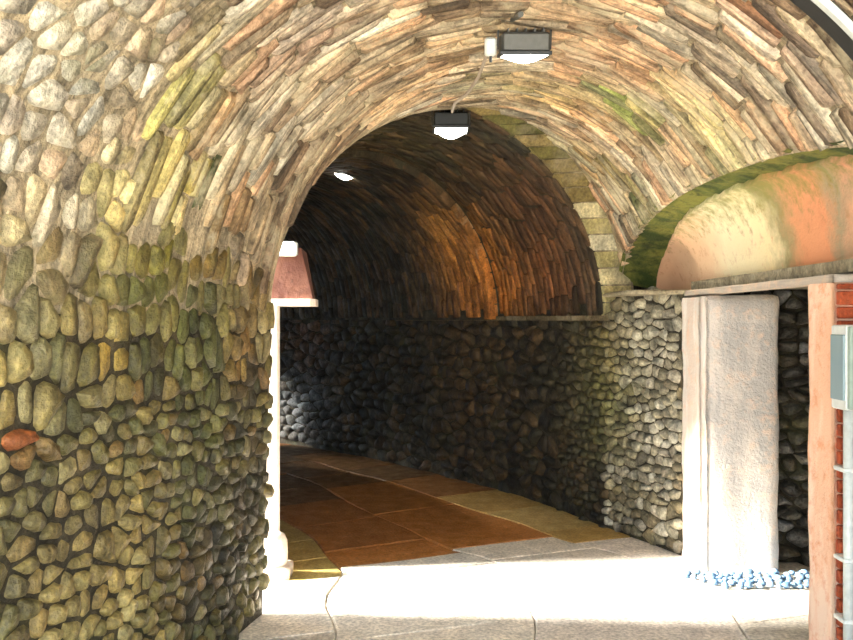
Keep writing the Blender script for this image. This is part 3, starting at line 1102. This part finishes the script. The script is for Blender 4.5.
post = empty('wall_post', (1.85, 3.97, 0))
tag(post, 'orange plastered brick post at the right edge, lit on its left side', 'post')
v, f = rough_block(1.742, 1.99, 3.845, 4.115, -.03, 1.762, 6, 8, 40, .003, 11, r=.015)
keep_world(mesh_obj('plaster_side', v, f, M_POST, None, True), post)
k = 0
z = -.02
while z < 1.74:
    hgt = rng.uniform(.058, .07)
    xs = [1.748, 1.748 + (.125 if k % 2 else .2), 1.985]
    for i in range(2):
        bb = MB().box(xs[i] + .004, xs[i + 1] - .004, 3.815 + rng.uniform(-.006, .006), 3.86, z, min(z + hgt - .008, 1.755), .005)
        keep_world(bb.build('brick', M_RED), post)
    z += hgt; k += 1

# pebble strip in front of the slab
pm = []
for i in range(5):
    r_ = random.Random(50 + i)
    v, f = [], []
    for a in range(1, 5):
        t = math.pi * a / 5
        for bq in range(8):
            q = 2 * math.pi * bq / 8
            rr = 1 + r_.uniform(-.13, .13)
            v.append((math.sin(t) * math.cos(q) * rr, math.sin(t) * math.sin(q) * rr, math.cos(t)))
    v += [(0, 0, 1), (0, 0, -1)]
    for a in range(3):
        for bq in range(8):
            c = (bq + 1) % 8
            f.append((a * 8 + bq, a * 8 + 8 + bq, a * 8 + 8 + c, a * 8 + c))
    for bq in range(8):
        c = (bq + 1) % 8
        f.append((32, bq, c)); f.append((33, 24 + c, 24 + bq))
    me = bpy.data.meshes.new('pebble')
    me.from_pydata(v, [], f)
    me.polygons.foreach_set('use_smooth', [True] * len(me.polygons))
    me.materials.append(M_PEBBLE)
    pm.append(me)
placed = []
tries = 0
while len(placed) < 150 and tries < 6000:
    tries += 1
    x, y, r = rng.uniform(1.60, 2.62), rng.uniform(5.36, 5.655), rng.uniform(.018, .030)
    if y < 5.36 + max(0, (1.78 - x)) * 1.2: continue
    if any((x - a) ** 2 + (y - bq) ** 2 < (1.02 * (r + c)) ** 2 for a, bq, c in placed): continue
    placed.append((x, y, r))
    o = bpy.data.objects.new('pebble', rng.choice(pm))
    o.location = (x, y, r * .62)
    o.scale = (r * rng.uniform(1.0, 1.15), r * rng.uniform(.9, 1.05), r * .75)
    o.rotation_euler = (0, 0, rng.uniform(0, 3))
    c = rng.choice([(84, 112, 140), (98, 126, 152), (70, 98, 126), (120, 140, 158), (78, 102, 124)])
    o.color = (*lin(c), 1)
    tag(o, 'small blue-grey pebble in the strip at the foot of the stone slab', 'pebble', 'pebbles at the foot of the slab')
    COL.objects.link(o)

# ------------------------------------------------------------------ far jamb of the left opening
pil = empty('jamb_pillar', (-1.2, 5.9, 0))
tag(pil, 'sunlit white jamb pillar of the left opening with a reddish impost', 'pillar', kind='structure')
prof = [(-1.75, 5.75), (-.955, 5.75), (-.94, 5.765), (-1.06, 6.15), (-1.75, 6.15)]


def prism(prof, z0, z1, sub=1):
    v = [(x, y, z0 + (z1 - z0) * k / sub) for k in range(sub + 1) for x, y in prof]
    m = len(prof)
    f = [tuple(range(m - 1, -1, -1)), tuple(range(sub * m, sub * m + m))]
    for k in range(sub):
        for i in range(m):
            j = (i + 1) % m
            f.append((k * m + i, k * m + j, k * m + m + j, k * m + m + i))
    return v, f


keep_world(mesh_obj('shaft', *prism(prof, -.03, 1.69), M_PALE), pil)
keep_world(mesh_obj('string_course', *prism([(-1.75, 5.72), (-.74, 5.72), (-.71, 5.76), (-.74, 6.15), (-1.75, 6.2)], 1.69, 1.735), M_PALE), pil)
v = [(-1.75, 5.74, 1.735), (-.725, 5.74, 1.735), (-.76, 6.15, 1.735), (-1.75, 6.15, 1.735), (-1.75, 5.74, 2.06), (-.80, 5.74, 2.06), (-.82, 6.15, 2.06), (-1.75, 6.15, 2.06)]
keep_world(mesh_obj('impost_block', v, [(3, 2, 1, 0), (4, 5, 6, 7), (0, 1, 5, 4), (1, 2, 6, 5), (2, 3, 7, 6), (3, 0, 4, 7)], M_REDPL), pil)
keep_world(mesh_obj('upper_masonry', *prism([(-1.75, 5.85), (-1.0, 5.85), (-1.0, 6.15), (-1.75, 6.15)], 2.06, 2.7), M_RIB), pil)

# rounded guard stone on its base in front of the pillar
gs = empty('guard_stone', (-.95, 5.66, 0))
tag(gs, 'white rounded guard stone on a low base at the pillar foot', 'guard stone')
mb = MB()
prof_g = [(.0, .075), (.02, .085), (.08, .088), (.15, .085), (.19, .066), (.205, .03), (.207, .004)]
mb.tube([(-.955, 5.63, .07 + z) for z, r in prof_g], [r for z, r in prof_g], 16)
keep_world(mb.build('rounded_top', M_PALE, None, True), gs)
keep_world(mesh_obj('base', *rough_block(-1.12, -.84, 5.54, 5.745, -.01, .075, 8, 6, 3, .004, 21, r=.02), M_PALE, None, True), gs)


# ------------------------------------------------------------------ lamps
def floodlight(loc, ceil_z, label, full=True):
    x, y, z = loc
    t = empty('floodlight', loc)
    tag(t, label, 'lamp', 'floodlights along the crown of the vault')
    w, d, h = .235, .20, .095
    hb = MB()
    hb.box(-w / 2, w / 2, -d / 2, d / 2, 0.0, h, .012)
    for k in range(5):                       # cooling fins on the back
        hb.box(-w / 2 + .03 + k * .042, -w / 2 + .036 + k * .042, -d / 2 + .01, d / 2 - .01, h, h + .018)
    hb.build('housing', M_GREYMETAL if full else M_DARKMETAL, t)
    fr = MB()
    for a in ((-w / 2 - .006, w / 2 + .006, -d / 2 - .008, -d / 2 + .012), (-w / 2 - .006, w / 2 + .006, d / 2 - .012, d / 2 + .008),
              (-w / 2 - .006, -w / 2 + .012, -d / 2 + .012, d / 2 - .012), (w / 2 - .012, w / 2 + .006, -d / 2 + .012, d / 2 - .012)):
        fr.box(*a, -.012, .006, .002)
    fr.build('rim', M_DARKMETAL, t)
    lv, lf = grid_surface(lambda u, v: V3((u - .5) * (w - .02), (v - .5) * (d - .016), -.012 - (.032 if full else .055) * math.sin(math.pi * u) * math.sin(math.pi * v) ** .6), lins(0, 1, 13), lins(0, 1, 11))
    mesh_obj('lens', lv, lf, M_LENS, t, True)
    br = MB()
    top = ceil_z - z
    br.box(-w / 2 - .014, -w / 2 - .008, -.015, .015, .02, h + .05)
    br.box(w / 2 + .008, w / 2 + .014, -.015, .015, .02, h + .05)
    br.box(-w / 2 - .014, w / 2 + .014, -.015, .015, h + .045, h + .052)
    br.build('bracket', M_DARKMETAL, t)
    MB().tube([(0, 0, h + .05), (0, 0, max(top, h + .07))], .012, 8).build('stem', M_DARKMETAL, t)
    MB().tube([(0, 0, max(top, h + .07) - .02), (0, 0, max(top, h + .07))], .05, 12).build('ceiling_plate', M_DARKMETAL, t)
    if full:
        jb = MB().box(-w / 2 - .075, -w / 2 - .02, -.04, .03, -.01, .075, .008).build('junction_box', M_BOXWHITE, t)
        MB().tube([(-w / 2 - .045, 0, -.01), (-w / 2 - .045, 0, -.04)], .007, 8).build('cable_gland', M_DARKMETAL, jb)
        MB().tube([(-.09, .01, h + .03), (-.075, .0, h + .06), (-.05, -.30, top + .02)], .014, 8).build('conduit', M_GREYMETAL, t)
        MB().box(.0, .12, .0, .10, h + .06, h + .15, .015).build('shadow_block', M_DARKMETAL, t)  # dark block stands for the hollow and shadow above the lamp
        t.rotation_euler.x = math.radians(12)
    return t


l1 = at(524, 58, 4.4)
floodlight((l1[0], l1[1], l1[2] + .02), near(4.4, 1.57)[2], 'grey floodlight on a bracket with a white junction box, nearest the camera')
l2 = at(451, 129, 6.1)
floodlight(tuple(l2), 3.04, 'second glowing floodlight, just past the end of the bright vault', full=False)
l3 = at(346, 173, 8.5)
floodlight(tuple(l3), 3.03, 'small glowing floodlight furthest inside the dark vault', full=False)
l4 = at(289, 248, 5.68)
t4 = empty('sunlit_patch_box', tuple(l4))  # glowing box added in place of a sunlit patch
tag(t4, 'added glowing white box standing in for a sunlit patch above the reddish impost, half hidden by the wall corner', 'lamp')
bx = MB().box(-.09, .05, 0, .06, -.05, .045, .012); bx.build('patch_box_body', M_BOXWHITE, t4)
MB().box(-.08, .042, -.02, .0, -.042, .037, .012).build('patch_glow', M_PATCH_GLOW, t4)

cab = MB()
pts = [(l1[0] - .17, 4.41, l1[2] + .05), tuple(at(478, 78, 4.75)), tuple(at(468, 93, 5.1)), tuple(at(455, 103, 5.5)), tuple(at(452, 112, 5.9)), (l2[0] + .02, l2[1] - .02, l2[2] + .118)]
cab.tube(pts, .009, 8)
cb = cab.build('lamp_cable', M_CABLE)
tag(cb, 'thin pale cable running along the vault between the first two floodlights', 'cable')

# black cable tray at the upper right, following the vault
tr = empty('cable_tray', (1.3, 2.85, 2.7))
tag(tr, 'dark metal cable tray with a pale edge at the upper right of the vault', 'cable tray')


def tray(off0, off1, y0, y1):
    v, f = [], []
    for a in lins(2.1, 2.6, 14):
        p0, p1 = near(y0, a, -off0), near(y0, a, -off1)
        q0, q1 = near(y1, a, -off0), near(y1, a, -off1)
        v += [p0, p1, q1, q0]
    for i in range(13):
        for e in range(4):
            g = (e + 1) % 4
            f.append((i * 4 + e, i * 4 + g, i * 4 + 4 + g, i * 4 + 4 + e))
    f += [(3, 2, 1, 0), (52, 53, 54, 55)]
    return v, f


keep_world(mesh_obj('channel', *tray(.04, .08, 2.84, 2.93), M_DARKMETAL), tr)
keep_world(mesh_obj('pale_edge', *tray(.06, .085, 2.81, 2.838), M_CONDUIT), tr)

# ------------------------------------------------------------------ meter box and its conduit
mx = empty('meter_box', (1.75, 3.72, 1.2))
tag(mx, 'white electric meter box with glass panel on the orange post', 'meter box')
z0, z1 = 1.6 - (411 - 320) / F * 3.66, 1.6 - (325 - 320) / F * 3.66
x0 = (831 - 426.5) / F * 3.80
keep_world(MB().box(x0, x0 + .18, 3.66, 3.80, z0, z1, .006).build('housing', M_BOXWHITE), mx)
keep_world(MB().box(x0 - .008, x0 + .004, 3.672, 3.79, z0 + .04, z1 - .04, .003).build('glass_panel', M_GLASS), mx)
keep_world(MB().box(x0 + .004, x0 + .176, 3.635, 3.664, z0 + .006, z1 - .006, .004).build('door', M_BOXGREEN), mx)
cd = empty('wall_conduit', (x0 + .09, 3.74, 0))
tag(cd, 'pale vertical conduit pipe below the meter box', 'conduit')
cx = (848.5 - 426.5) / F * 3.74
keep_world(MB().tube([(cx, 3.74, 0), (cx, 3.74, z0)], .021, 14).build('pipe', M_CONDUIT, None, True), cd)
for zz in (1.6 - (470 - 320) / F * 3.74, 1.6 - (560 - 320) / F * 3.74, .35):
    keep_world(MB().box(cx - .03, cx + .03, 3.715, 3.815, zz - .009, zz + .009, .003).build('clip', M_BOXWHITE), cd)
